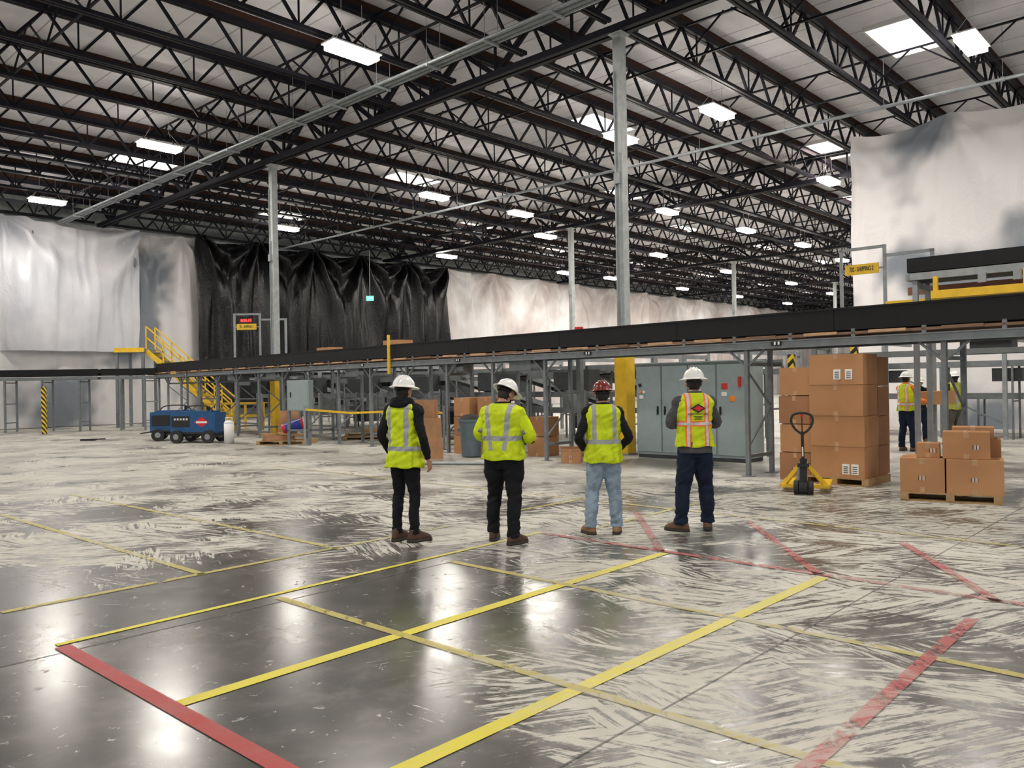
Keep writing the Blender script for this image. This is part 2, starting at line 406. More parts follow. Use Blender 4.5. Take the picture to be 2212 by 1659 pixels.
def curtain(name, a, b, zt, zb, k, amp=.12, gather=3.0, seed=0, nx=160, nz=60, bulge=0, sag=.15, swag=.25):
    """a,b: (u,v) end points; sheet hangs between zt (tuple left,right) and zb"""
    m = MB(); a = Vector((*a, 0)); b = Vector((*b, 0)); L = (b-a).length; d = (b-a)/L; nrm = Vector((d.y, -d.x, 0))
    for i in range(nx+1):
        s = i/nx*L
        ph = (s % gather)/gather
        for j in range(nz+1):
            q = j/nz
            ztop = zt[0]*(1-i/nx)+zt[1]*i/nx - sag*math.sin(PI*ph)*1.0
            z = ztop*(1-q)+zb*q
            off = amp*noise.noise(Vector((s*1.1, z*.12, seed)))*2 + amp*.6*noise.noise(Vector((s*3.2, z*.25, seed+5)))
            g = round(s/gather)*gather; dx = s-g; dz = (ztop-z)+.15; r = math.hypot(dx, dz)
            off += swag*math.sin(9*math.atan2(dx, dz)+seed)*math.exp(-r/3.5)*min(1, r/1.0)
            off += bulge*math.sin(PI*q)*math.sin(PI*i/nx)
            p = a + d*(s+.1*noise.noise(Vector((s*.6, z*.4, seed+9)))) + nrm*off
            m.v.append((p.x, p.y, z))
    for i in range(nx):
        for j in range(nz):
            o = i*(nz+1)+j; m.f.append([o, o+nz+1, o+nz+2, o+1]); m.m.append(0)
    return m.build(name, [k], BM, smooth=True)
curtain('plastic_sheet_white', (-24, 30.6), (1.7, 30.6), (9.95, 9.8), 3.6, 'pw', .28, 6.5, 1, 260, 70, .9, .35, .4)
curtain('plastic_sheet_white', (-24, 31.0), (5.0, 31.0), (9.9, 9.8), .03, 'pw3', .15, 3.5, 3, 200, 60)
curtain('plastic_sheet_black', (4.6, 30.5), (22.7, 30.5), (9.95, 9.9), .6, 'pb', .22, 3.6, 4, 380, 90, .2, .3, .5)
curtain('plastic_sheet_white', (22.5, 30.8), (88, 30.8), (9.9, 9.9), .03, 'pw2', .12, 5.0, 6, 400, 50, 0, .25)
curtain('plastic_sheet_translucent', (12.5, -14), (12.5, -.75), (10.1, 9.95), .05, 'pw3', .10, 3.4, 8, 180, 80, .25, .25, .12)
m = MB(); m.b2((-26, 32, 0), (89, 32.2, ZD), 0); m.build('wall_left', ['colpaint'], BM)
m = MB(); m.b2((88.6, -12, 0), (88.8, 32, ZD), 0); m.build('wall_far', ['white'], BM)

# ================================================================ MAIN CONVEYOR
VE = 23.5
CF = BM @ Matrix.Translation((-2.1, 2, 0)) @ Matrix.Rotation(math.radians(-3.7), 4, 'Z') @ Matrix.Translation((2.1, -2, 0))
m = MB(); V0 = -15
for u in (-2.1, -1.25):
    v = V0
    while v < VE:
        w = min(v+3.0, VE)
        m.b2((u-.02, v+.004, 2.44), (u+.02, w-.004, 2.79), 0); v = w
    m.b2((u-.035, V0, 2.765), (u+.035, VE, 2.795), 0)
    m.b2((u-.03, V0, 2.20), (u+.03, VE, 2.33), 1)
    m.b2((u-.045, V0, 2.20), (u+.045, VE, 2.22), 1); m.b2((u-.045, V0, 2.31), (u+.045, VE, 2.33), 1)
    m.b2((u-.02, V0, 2.37), (u+.02, VE, 2.41), 3)
m.b2((-2.08, V0, 2.56), (-1.27, VE, 2.60), 2)
v = V0+.3
i = 0
while v < VE:
    m.b2((-2.1, v-.03, 2.22), (-1.25, v+.03, 2.30), 1)
    m.b2((-2.12, v-.03, 2.22), (-2.09, v+.03, 2.46), 1)
    m.b2((-2.15, v+.25, 2.375), (-2.12, v+.8, 2.42), 4 if i % 3 else 3)
    if i % 4 == 1:
        m.b2((-2.16, v+.15, 2.25), (-2.13, v+.33, 2.32), 5)
        m.b2((-2.165, v+.17, 2.26), (-2.16, v+.2, 2.31), 6); m.b2((-2.165, v+.24, 2.26), (-2.16, v+.27, 2.31), 6)
    v += 1.05; i += 1
for v in (-11, 1.0, 3.6, 8, 13, 16): m.b2((-2.0, v, 1.98), (-1.5, v+.7, 2.2), 1); m.cyl((-1.9, v+.1, 2.08), (-1.9, v-.25, 2.08), .1, 1)
legs = [-14, -11.3, -9.6, -7.6, -4.4, .5, 2.2, 3.9, 5.6, 7.3, 9, 10.7, 12.4, 14.1, 15.8, 17.5, 19.2, 20.9, 22.3]
for j, v in enumerate(legs):
    for u in (-2.05, -1.25):
        m.b2((u-.035, v-.035, 0), (u+.035, v+.035, 2.2), 1); m.b2((u-.09, v-.09, 0), (u+.09, v+.09, .012), 1)
    for z in (.35, 1.95): m.b2((-2.05, v-.02, z-.03), (-1.25, v+.02, z+.03), 1)
    m.beam((-2.05, v, .5), (-1.25, v, 1.2), .03, .03, 1); m.beam((-1.25, v, 1.2), (-2.05, v, 1.85), .03, .03, 1)
    if j+1 < len(legs) and legs[j+1]-v < 2.0 and j % 2 == 0:
        for z in (.4, 1.3): m.beam((-1.25, v, z), (-1.25, legs[j+1], z), .04, .05, 1)
    m.beam((-2.05, v, 1.9), (-2.05, v+.35, 2.2), .035, .035, 1); m.beam((-2.05, v, 1.9), (-2.05, v-.35, 2.2), .035, .035, 1)
m.build('overhead_belt_conveyor', ['black', 'grey', 'rubber', 'brown', 'tape', 'ink', 'white'], CF)

def spur(name, pts, zt, w=.9, leg=1.4, side='black', hh=.28, rail='grey'):
    m = MB(); pts = [Vector((*p, 0)) for p in pts]
    for a, b in zip(pts, pts[1:]):
        d = (b-a).normalized(); n = Vector((-d.y, d.x, 0))*w/2
        for s in (-1, 1):
            m.beam(a+n*s+Vector((0, 0, zt-hh/2)), b+n*s+Vector((0, 0, zt-hh/2)), .04, hh, 0)
            m.beam(a+n*s+Vector((0, 0, zt-hh-.1)), b+n*s+Vector((0, 0, zt-hh-.1)), .05, .12, 1)
        m.beam(a+Vector((0, 0, zt-.15)), b+Vector((0, 0, zt-.15)), w-.06, .03, 2)
        k = max(1, int((b-a).length/leg))
        for i in range(k):
            p = a+(b-a)*((i+.5)/k)
            for s in (-1, 1):
                q = p+n*s; m.beam(q, q+Vector((0, 0, zt-hh-.05)), .07, .07, 1)
            for z in (.4, 1.2, zt-hh-.25):
                if z < zt-hh: m.beam(p-n+Vector((0, 0, z)), p+n+Vector((0, 0, z)), .05, .05, 1)
    return m.build(name, [side, rail, 'rubber'])
e = CF @ Vector((-1.67, 23.6, 0))
spur('spur_conveyor', [(e.x-.1, e.y), (e.x-1.2, e.y+.3), (e.x-2.6, e.y-.2), (-23.5, 34.2)], 2.62)
# upper conveyor at right
m = MB()
for u in (-.65, .05):
    m.b2((u-.02, -15, 3.48), (u+.02, -6.5, 3.72), 0); m.b2((u-.03, -15, 3.34), (u+.03, -6.5, 3.46), 1)
m.b2((-.65, -6.52, 3.48), (.07, -6.48, 3.72), 0); m.b2((-.68, -6.54, 3.34), (.08, -6.46, 3.46), 1)
m.b2((-.63, -15, 3.58), (.03, -6.5, 3.60), 2)
for i in range(38): m.cyl((-.63, -14.9+i*.22, 3.62), (.03, -14.9+i*.22, 3.62), .03, 1, 8)
m.b2((.3, -15, 2.98), (.42, -5.8, 3.10), 3); m.b2((-.82, -15, 2.99), (-.72, -6.9, 3.12), 3)
for v in (-13.4, -10.5, -8.3, -7.0): m.b2((-.80, v, 3.1), (-.74, v+.07, 3.36), 3)
m.b2((.3, -15, 3.18), (.36, -6.2, 3.32), 4)
for v in (-13.5, -10.6, -8.9, -6.6):
    for u in (-.6, .1): m.b2((u-.04, v-.04, 0), (u+.04, v+.04, 3.4), 1)
    m.b2((-.6, v-.03, 3.2), (.1, v+.03, 3.3), 1)
for v in (-8.7, -8.2, -7.7): m.b2((-.72, v, 3.2), (-.68, v+.12, 3.36), 1)
m.build('upper_roller_conveyor', ['black', 'steel', 'rubber', 'yellow', 'oxide'], BM)

# lower sorting conveyors and machinery behind
def conv(m, a, b, w=.6, legs=2.0, m0=0, m1=1):
    a = Vector(a); b = Vector(b); d = (b-a); dh = Vector((d.x, d.y, 0)).normalized(); n = Vector((-dh.y, dh.x, 0))*w/2
    for s in (-1, 1): m.beam(a+n*s, b+n*s, .05, .16, m0)
    m.beam(a, b, w-.06, .04, m1)
    k = max(2, int(d.length/legs)+1)
    for i in range(k):
        p = a+d*(i/(k-1))
        for s in (-1, 1):
            q = p+n*s; m.beam((q.x, q.y, 0), (q.x, q.y, q.z-.06), .05, .05, m0)
        m.beam((p-n)-Vector((0, 0, p.z*.5)), (p+n)-Vector((0, 0, p.z*.5)), .04, .04, m0)
m = MB()
conv(m, (1.6, -3, 2.05), (1.6, 20, 2.05), .8, 2.2); conv(m, (3.2, 1, 1.35), (3.2, 21, 1.35), .7, 2.1)
conv(m, (6.5, -3, 1.9), (6.5, 22, 1.9), .8, 2.6); conv(m, (4.9, 3, .8), (4.9, 21, .8), .7, 1.7)
for v in (2, 5, 8, 11, 14, 17): conv(m, (2.0, v, 1.9), (5.6, v-.9, .9), .6, 1.8, 2, 1); m.box((1.9, v+.6, 1.85), (.35, .8, .35), 1); m.box((2.2, v+1.2, 1.1), (.5, .4, .5), 2)
for v in (3, 6.5, 9.5, 12, 15.5, 18.5): m.box((.7, v, 1.95), (.3, .9, .28), 0); m.cyl((.7, v-.6, 1.95), (.7, v-.2, 1.95), .1, 2)
for v in (1.5, 4.2, 7.4, 10.2, 13.1, 16.3): m.box((.2, v, 1.75), (.45, 1.1, .5), 1); m.box((4.0, v, 1.7), (.5, 1.6, .6), 1); m.box((5.6, v+1, .6), (.7, .9, .8), 1)
for v in range(-1, 22, 3):
    for u in (1.1, 4.4, 7.5): m.b2((u-.05, v-.05, 0), (u+.05, v+.05, 2.5), 2)
    m.b2((1.1, v-.04, 2.35), (7.5, v+.04, 2.47), 2)
m.build('sorting_conveyor', ['grey', 'dgrey', 'steel'], BM)
m = MB()
for v in (-14, -12.4, -10.8, -9.4, -3.9):
    for u in (1.6, 2.4): m.b2((u-.045, v-.045, 0), (u+.045, v+.045, 2.6), 0)
    m.b2((1.6, v-.03, 2.3), (2.4, v+.03, 2.42), 0); m.b2((1.6, v-.02, 1.2), (2.4, v+.02, 1.26), 0)
for u in (1.6, 2.4): m.b2((u-.05, -14, 2.52), (u+.05, -3.9, 2.68), 1); m.b2((u-.03, -14, 2.1), (u+.03, -3.9, 2.2), 0)
for i in range(24): m.cyl((1.6, -13.8+i*.42, 2.6), (2.4, -13.8+i*.42, 2.6), .04, 2, 8)
m.box((2.0, -9.9, 2.2), (.5, .5, .4), 1); m.box((2.0, -7.2, 2.25), (.5, .7, .3), 1)
m.build('roller_conveyor_frame', ['grey', 'dgrey', 'steel'], BM)
m = MB()
conv(m, (9.2, -13, 2.0), (9.2, -1.0, 2.0), .8, 1.6); conv(m, (10.6, -13, 1.1), (10.6, -1.0, 1.1), .7, 1.9)
for v in (-12, -9, -6, -3): m.box((9.2, v, 1.7), (.6, .7, .35), 1); m.b2((8.6, v-.05, 0), (8.7, v+.05, 2.7), 2); m.b2((8.6, v-.04, 2.6), (11, v+.04, 2.7), 2); m.beam((8.65, v, .4), (8.65, v+2.4, 1.6), .04, .04, 0)
m.build('takeaway_conveyor', ['grey', 'dgrey', 'steel'], BM)
def hpost(u, v, z0=0, z1=2.2):
    m = MB(); m.b2((-.06, -.06, z0), (.06, .06, z1), 0); m.b2((-.12, -.12, z0), (.12, .12, z0+.015), 1); m.build('hazard_striped_post', ['hazard', 'steel'], BM @ Matrix.Translation((u, v, 0)))
hpost(.9, -3.7); hpost(1.2, -8.0, 0, 2.5); hpost(.9, -5.0, 0, 2.75)
o = MB(); o.b2((-.07, -.07, 0), (.07, .07, 1.9), 0); o.b2((-.12, -.12, 0), (.12, .12, .015), 1); o.build('hazard_striped_post', ['hazard', 'steel'], at(-18.6, 32.2))
m = MB(); m.cyl((-1.0, .45, 2.8), (-1.0, .45, 2.95), .1, 0, 16); m.b2((-1.06, .39, 0), (-.94, .51, 2.8), 1); m.build('emergency_stop_beacon', ['red', 'grey'], BM)
m = MB(); m.b2((-.028, -.028, 2.0), (.028, .028, 3.05), 0); m.b2((-.02, -.02, 2.24), (.05, .02, 2.28), 0); m.build('yellow_pole', ['yellow'], CF @ Matrix.Translation((-2.20, 6.2, 0)))
# yellow guard rails at the stair foot
m = MB()
for y in (0, 1.4):
    for x in (0, 1.2, 2.4): m.b2((x-.04, y-.04, 0), (x+.04, y+.04, 1.1), 0)
    for z in (.55, 1.07): m.b2((0, y-.03, z-.03), (2.4, y+.03, z+.03), 0)
m.build('yellow_guard_rail', ['yellow'], at(-12.6, 33.2, 0, 0))

# ---- stairs + platform
m = MB()
X0, Z0 = -16.9, 38
m.b2((X0-1.4, Z0-.7, 3.45), (X0, Z0+.8, 3.6), 0); m.b2((X0-1.4, Z0-.72, 3.45), (X0, Z0-.68, 3.65), 1)
for x in (X0-1.3, X0-.1):
    for y in (Z0-.6, Z0+.7): m.b2((x-.06, y-.06, 0), (x+.06, y+.06, 3.45), 0)
ns = 17
for i in range(ns):
    f = (i+.5)/ns; m.box((X0+3.9*f, Z0, 3.55*(1-f)), (.27, .9, .04), 0)
for y in (Z0-.48, Z0+.48):
    m.beam((X0, y, 3.5), (X0+3.95, y, 0.05), .05, .22, 1)
    for h in (.55, 1.05): m.beam((X0, y, 3.6+h), (X0+3.9, y, .1+h), .05, .05, 1)
    for i in range(6):
        f = i/5; m.beam((X0+3.9*f, y, 3.6-3.5*f), (X0+3.9*f, y, 4.65-3.5*f), .05, .05, 1)
m.build('yellow_stair_platform', ['grey', 'yellow'])

# ---- signs
def sign(name, u, v, z, w, h, txt, led=False, rot=0, zlow=0):
    e = empty(name, BM @ Matrix.Translation((u, v, 0)) @ Matrix.Rotation(math.radians(rot), 4, 'Z'))
    m = MB(); m.b2((-.02, -w/2, z-h/2), (.02, w/2, z+h/2), 0)
    ex = .12
    for s in (-1, 1): m.b2((.03, s*(w/2+ex)-.035, zlow), (.10, s*(w/2+ex)+.035, z+.55), 1)
    m.b2((.03, -w/2-ex, z+.48), (.10, w/2+ex, z+.55), 1); m.b2((.03, -w/2-ex, z-.02), (.07, w/2+ex, z+.02), 1)
    m.b2((.03, -w/2-ex-1.1, z+.3), (.10, -w/2-ex-1.02, zlow), 1); m.b2((.03, -w/2-ex-1.1, z+.25), (.10, -w/2-ex, z+.32), 1)
    if led: m.b2((-.05, -w*.4, z+h/2+.04), (.03, w*.4, z+h/2+.22), 2)
    m.build('panel', ['yellow', 'steel', 'ink'], None, e)
    text('lettering', txt, h*.62, Matrix.Translation((-.025, 0, z)) @ TM, 'ink', e, sx=w*.93/(h*.62*.60*len(txt)))
    if led: text('led_digits', '8:35:10', .15, Matrix.Translation((-.06, 0, z+h/2+.13)) @ TM, 'led', e)
sign('shipping_sign', 4.9, -3.75, 4.35, .80, .25, '702 - SHIPPING 2')
sign('shipping_sign', 1.25, 19.4, 4.2, .80, .24, '701 - SHIPPING 1', True, 42)
e = empty('exit_sign', BM @ Matrix.Translation((15, 29.3, 0)) @ Matrix.Rotation(math.radians(45), 4, 'Z'))
m = MB(); m.b2((-.03, -.22, 6.95), (.03, .22, 7.25), 0); m.cyl((0, 0, 7.25), (0, 0, 10), .012, 1, 6); m.build('panel', ['green', 'white'], None, e)
text('lettering', 'EXIT', .18, Matrix.Translation((-.04, 0, 7.1)) @ TM, 'label', e)

# ================================================================ CABINET
e = empty('electrical_cabinet', BM @ Matrix.Translation((-.45, -.7, 0)))
m = MB(); Wd, D, Hh = 2.65, .75, 2.06
m.b2((.02, -Wd, .08), (D, 0, Hh), 0); m.b2((.04, -Wd+.02, 0), (D-.02, -.02, .08), 1); m.b2((-.02, -Wd-.02, Hh), (D+.02, .02, Hh+.03), 0)
dw = Wd/4
for i in range(4):
    y1 = -i*dw-.02; y0 = -(i+1)*dw+.02
    m.b2((-.012, y0, .14), (.02, y1, Hh-.05), 0)
    for z in (.35, 1.05, 1.75): m.cyl((-.02, y0+.01 if i % 2 else y1-.01, z-.05), (-.02, y0+.01 if i % 2 else y1-.01, z+.05), .012, 0, 8)
    yh = y0+.07 if i % 2 == 0 else y1-.07
    m.b2((-.03, yh-.02, .98), (-.012, yh+.02, 1.14), 2); m.b2((-.05, yh-.012, .95), (-.03, yh+.012, 1.08), 2)
m.b2((-.02, -3*dw-.12, 1.5), (-.013, -3*dw-.26, 1.62), 4); m.b2((-.02, -3*dw-.3, 1.25), (-.013, -3*dw-.42, 1.36), 5)
m.b2((-.02, -2*dw-.15, 1.36), (-.013, -2*dw-.3, 1.5), 3); m.b2((-.02, -3*dw-.12, 1.36), (-.013, -3*dw-.24, 1.44), 3)
m.b2((-.02, -2*dw-.15, 1.7), (-.013, -2*dw-.25, 1.76), 3)
m.cyl((-.03, -.12, 1.45), (-.012, -.12, 1.45), .03, 5); m.cyl((-.03, -.22, 1.45), (-.012, -.22, 1.45), .03, 3); m.cyl((-.03, -.12, 1.6), (-.012, -.12, 1.6), .04, 2)
m.b2((-.02, -.1, 1.3), (-.013, -.2, 1.38), 3)
m.b2((-.05, -4*dw+.1, 1.55), (-.012, -4*dw+.16, 1.75), 4)
for y in (-.3, -.9, -1.6, -2.3): m.cyl((.4, y, Hh), (.4, y, 2.45), .03, 6)
m.build('cabinet_body', ['cab', 'dgrey', 'ink', 'label', 'red', 'orange', 'conduit'], None, e, bevel=.006)

m = MB(); m.b2((0, -.35, 1.0), (.3, .35, 1.9), 0); m.b2((-.015, -.32, 1.03), (0, .32, 1.87), 0)
for y in (-.33, .33): m.b2((.02, y-.04, 0), (.1, y+.04, 1.0), 1)
m.b2((.02, -.37, .4), (.1, .37, .46), 1); m.b2((-.03, .2, 1.4), (-.015, .24, 1.55), 2)
m.build('electrical_enclosure', ['cab', 'grey', 'ink'], BM @ Matrix.Translation((-2.5, 9.75, 0)) @ Matrix.Rotation(.5, 4, 'Z'), bevel=.005)

# ================================================================ BOXES
def carton(m, x, y, z, w, d, h, lab=0, mm=0, top=False):
    """front face at y, facing -y"""
    m.b2((x, y, z), (x+w, y+d, z+h-.004), mm)
    m.b2((x+w*.5-.03, y-.002, z+h-.08), (x+w*.5+.03, y+d+.002, z+h-.002), 1)
    m.b2((x+w*.5-.004, y+.0, z+h-.006), (x+w*.5+.004, y+d, z+h-.001), 1)
    m.b2((x+w*.5-.03, y-.002, z), (x+w*.5+.03, y, z+.07), 1)
    if lab:
        lx = x+w*(.5 if lab == 1 else .72)
        for i in range(7): m.b2((lx-.045+i*.013, y-.003, z+h*.35), (lx-.039+i*.013, y-.001, z+h*.35+.06), 2 if i % 3 else 3)
def pallet(m, x, y, w, d, mm=4, z=0):
    for i in range(3): m.b2((x+i*(w-.1)/2, y, z), (x+i*(w-.1)/2+.1, y+d, z+.10), mm)
    for i in range(6): m.b2((x, y+i*(d-.12)/5, z+.10), (x+w, y+i*(d-.12)/5+.12, z+.12), mm)
    for i in range(3): m.b2((x, y+i*(d-.1)/2, z-.0), (x+w, y+i*(d-.1)/2+.1, z+.018), mm)
CM = ['card', 'tape', 'label', 'ink', 'wood', 'card2']
R1 = Matrix(((0, 1, 0, 0), (-1, 0, 0, 0), (0, 0, 1, 0), (0, 0, 0, 1)))
st = BM @ Matrix.Translation((-2.78, -5.05, 0)) @ R1
m = MB(); pallet(m, .42, 0, 1.05, 1.0)
hs = (.49, .48, .49, .48)
for i, h in enumerate(hs):
    carton(m, .58+.01*(i % 2), -.01*i, .12+sum(hs[:i]), .84, .62, h, 0, 0)
for i in range(4): carton(m, .60, .63, .12+.475*i, .82, .5, .47, 0, 5)
for i in range(4): carton(m, .02+.015*(i % 2), .08, .02+.465*i, .52, .55, .455, 1 if i in (0,) else 0, 0 if i % 2 else 5)
for i in range(4): carton(m, .02, .65, .02+.465*i, .52, .5, .455, 0, 5)
for (x, z) in ((.98, 1.66), (1.16, 1.66), (1.08, .18), (1.22, .18)):
    m.b2((x, -.045 if z > 1 else -.01, z), (x+.11, -.033 if z > 1 else -.001, z+.16), 2)
    for q in range(4): m.b2((x+.02, -.047 if z > 1 else -.012, z+.02+q*.03), (x+.09, -.045 if z > 1 else -.01, z+.032+q*.03), 3)
m.build('stacked_cardboard_boxes', CM, st, bevel=.008)
st = at(5.28, 11.08, 0, -30)
m = MB(); pallet(m, 0, 0, 1.2, 1.0)
carton(m, .0, .02, .12, .54, .48, .46, 1); carton(m, .56, .0, .12, .66, .48, .46, 1, 0); carton(m, .02, .52, .12, .55, .45, .44); carton(m, .60, .50, .12, .6, .48, .7, 0, 5)
carton(m, .20, .12, .58, .28, .3, .20, 2); carton(m, .52, .06, .58, .55, .42, .36, 2); carton(m, .62, .52, .82, .5, .42, .16)
m.build('stacked_cardboard_boxes', CM, st, bevel=.008)
m = MB(); carton(m, 0, 0, 0, .4, .35, .30, 1); m.quad([(0, 0, .3), (.4, 0, .3), (.4, -.06, .36), (0, -.06, .36)]); m.build('cardboard_box', CM, at(1.0, 17.0, 0, -15), bevel=.005)
for (x, y, rows, rz) in [(-1.45, 19.9, 3, -40), (-.85, 19.5, 3, -40), (.35, 18.9, 2, -40), (-1.0, 20.6, 3, -40)]:
    m = MB()
    for i in range(rows): carton(m, .01*i, 0, .46*i, .52, .5, .45, 0, i % 2*5)
    m.build('stacked_cardboard_boxes', CM, at(x, y, 0, rz), bevel=.006)
# pallet jack
m = MB()
m.cyl((0, -.06, .10), (0, .06, .10), .10, 1, 20)
for s in (-1, 1): m.cyl((-.0, s*.07, .10), (0, s*.13, .10), .10, 1, 20); m.cyl((0, s*.135, .1), (0, s*.14, .1), .05, 4, 16)
m.cyl((0, 0, .12), (.02, 0, .52), .05, 1, 16); m.cyl((.06, .06, .2), (.06, .06, .45), .03, 4, 12); m.b2((-.06, -.08, .40), (.12, .08, .45), 1)
m.beam((.02, 0, .48), (.22, -.30, .10), .05, .06, 0); m.beam((.02, 0, .48), (.22, .30, .10), .05, .06, 0)
m.b2((.16, -.33, .07), (.28, .33, .12), 0)
for s in (-1, 1):
    m.b2((.22, s*.27-.08, .06), (1.05, s*.27+.08, .115), 0); m.cyl((.95, s*.27-.05, .045), (.95, s*.27+.05, .045), .04, 1, 12)
m.cyl((-.02, 0, .42), (-.10, 0, .92), .022, 1, 10); m.beam((-.045, 0, .56), (-.065, 0, .70), .05, .02, 3)
lp = [(-.10, 0, .88), (-.105, .09, .95), (-.115, .145, 1.06), (-.12, .12, 1.16), (-.125, 0, 1.19), (-.12, -.12, 1.16), (-.115, -.145, 1.06), (-.105, -.09, .95), (-.10, 0, .88)]
m.sweep(lp, [.018]*9, 1, 10, 4); m.b2((-.13, -.02, 1.13), (-.10, .02, 1.18), 2); m.cyl((-.105, 0, .9), (-.12, 0, 1.16), .008, 1)
m.build('pallet_jack', ['yellow', 'rubber', 'red', 'label', 'steel'], BM @ Matrix.Translation((-4.05, -6.05, 0)) @ Matrix.Rotation(math.radians(19), 4, 'Z'), bevel=.004)

def generator(name, mw, sc=1, decal=True):
    e = empty(name, mw); m = MB()
    m.b2((-.75, -.35, .28), (.75, .35, .95), 0); m.b2((-.70, -.36, .5), (-.1, -.352, .85), 1); m.b2((-.75, -.36, .28), (.75, .36, .34), 1)
    m.b2((-.6, -.3, .95), (.6, .3, 1.0), 0); m.cyl((.3, .1, 1.0), (.3, .1, 1.15), .04, 1)
    for x in (-.5, .55):
        for y in (-.42, .42):
            m.cyl((x, y-.06, .2), (x, y+.06, .2), .2, 1, 24); m.cyl((x, y-.065, .2), (x, y+.065, .2), .09, 2, 16)
    m.cyl((-.5, -.42, .2), (-.5, .42, .2), .03, 2); m.cyl((.55, -.42, .2), (.55, .42, .2), .03, 2); m.b2((-.7, -.25, .22), (.7, .25, .28), 1)
    m.sweep([(-.75, -.2, .3), (-1.1, 0, .25), (-.75, .2, .3)], [.02]*3, 1, 8, 4); m.sweep([(-.5, 0, 1.0), (-.3, 0, 1.15), (.3, 0, 1.15), (.5, 0, 1.0)], [.02]*4, 1, 8, 3)
    if decal:
        m.quad([(.05, -.356, .65), (.3, -.356, .5), (.55, -.356, .65), (.3, -.356, .82)], 3); m.b2((.12, -.358, .62), (.48, -.357, .68), 4)
        for i in range(5): m.b2((-.62+.1*i, -.364, .72), (-.56+.1*i, -.361, .78), 4)
    m.build('generator_body', ['blue', 'rubber', 'steel', 'red', 'white'], None, e, bevel=.02)
generator('welding_generator', at(-10.0, 25.8, 0, -8)); generator('welding_generator', at(-11.3, 27.2, 0, 15), decal=False)
m = MB(); m.cyl((0, 0, .03), (0, 0, .62), .15, 0, 24); m.ell((0, 0, .62), (.15, .15, .1), 0, 24, 6, None, 0, 1); m.cyl((0, 0, .7), (0, 0, .78), .03, 1)
m.sweep([(-.1, 0, .66), (-.1, 0, .8), (.1, 0, .8), (.1, 0, .66)], [.012]*4, 0, 8); m.cyl((0, 0, 0), (0, 0, .04), .12, 0, 24)
m.build('propane_tank', ['white', 'steel'], at(-8.75, 25.0), smooth=True)
m = MB(); pallet(m, 0, 0, 1.5, 1.1, 0)
m.box((.5, .5, .2), (.9, .7, .15), 1, Matrix.Rotation(.3, 3, 'Z')); m.box((.9, .4, .30), (.6, .5, .04), 0, Matrix.Rotation(.15, 3, 'Y'))
m.box((.7, .75, .6), (.6, .04, .8), 1, Matrix.Rotation(-.25, 3, 'X'))
m.cyl((.75, .35, .45), (1.25, .45, .62), .17, 2, 20); m.cyl((1.22, .44, .61), (1.27, .455, .625), .18, 3, 20); m.cyl((.7, .34, .43), (.78, .36, .46), .18, 3, 20)
m.box((.3, .3, .28), (.5, .12, .03), 0, Matrix.Rotation(.7, 3, 'Z')); m.box((.25, .45, .31), (.7, .1, .03), 0, Matrix.Rotation(-.3, 3, 'Z'))
m.build('pallet_with_debris', ['wood', 'kraft', 'bluedrum', 'red'], at(-7.6, 24.0, 0, -6))
m = MB(); pallet(m, 0, 0, 1.2, 1.0, 0); pallet(m, .05, .05, 1.2, 1.0, 0, .13); m.box((.6, .5, .30), (1.3, .1, .05), 0, Matrix.Rotation(.5, 3, 'Z')); m.build('wooden_pallet', ['wood'], at(-5.3, 25.4, 0, 10))
m = MB(); m.box((0, 0, .46), (.75, .02, .95), 0, Matrix.Rotation(-.2, 3, 'X')); m.box((.05, .25, .9), (.62, .02, .9), 0, Matrix.Rotation(-.1, 3, 'X')); m.b2((-.3, .22, 0), (-.25, .3, 1.2), 0); m.b2((.3, .22, 0), (.35, .3, 1.2), 0)
m.build('plywood_sheet', ['kraft'], at(-1.98, 18.5, 0, 20))
m = MB(); m.cyl((0, 0, .02), (0, 0, .85), .22, 0, 24, .27); m.cyl((0, 0, .82), (0, 0, .88), .29, 0, 24); m.ell((0, 0, .86), (.27, .27, .14), 1, 20, 6, None, 0, 1)
for s in (-1, 1): m.b2((s*.27-.03, -.06, .6), (s*.27+.03, .06, .66), 0)
m.build('trash_can', ['bin', 'rubber'], at(-.98, 18.9), smooth=False)
m = MB()
for i in range(3): m.cyl((0, i*.06, .03), (2.2, i*.06-.3, .03), .025, 0, 10)
m.build('metal_pipes', ['steel'], at(-2.0, 17.2, 0, -4))
m = MB(); m.box((0, 0, .04), (.5, .12, .06), 0); m.beam((.2, 0, .05), (.5, .15, .05), .04, .04, 0); m.beam((-.3, .1, .03), (.1, -.1, .03), .03, .03, 0); m.build('hand_tool', ['rubber'], at(-14.4, 27.5, 0, 5))
m = MB(); pts = [(-6.0, 23.4, 1.05), (-4.5, 22.6, .95), (-2.6, 21.6, 1.02), (-1.8, 21.2, .95)]
for a, b in zip(pts, pts[1:]): m.beam(a, b, .01, .06, 0)
m.beam((-3.3, 21.9, 1.2), (-2.6, 21.6, .7), .01, .05, 0)
for p in (pts[0], pts[-1]): m.b2((p[0]-.03, p[1]-.03, 0), (p[0]+.03, p[1]+.03, 1.15), 1); m.b2((p[0]-.15, p[1]-.15, 0), (p[0]+.15, p[1]+.15, .02), 1)
m.build('caution_tape_barrier', ['yellow', 'steel'])
for v in (6.9, 10.5):
    m = MB(); carton(m, 0, 0, 0, .7, .5, .34 if v < 8 else .30); m.build('cardboard_box', CM, CF @ Matrix.Translation((-1.9, v, 2.6)) @ R1)

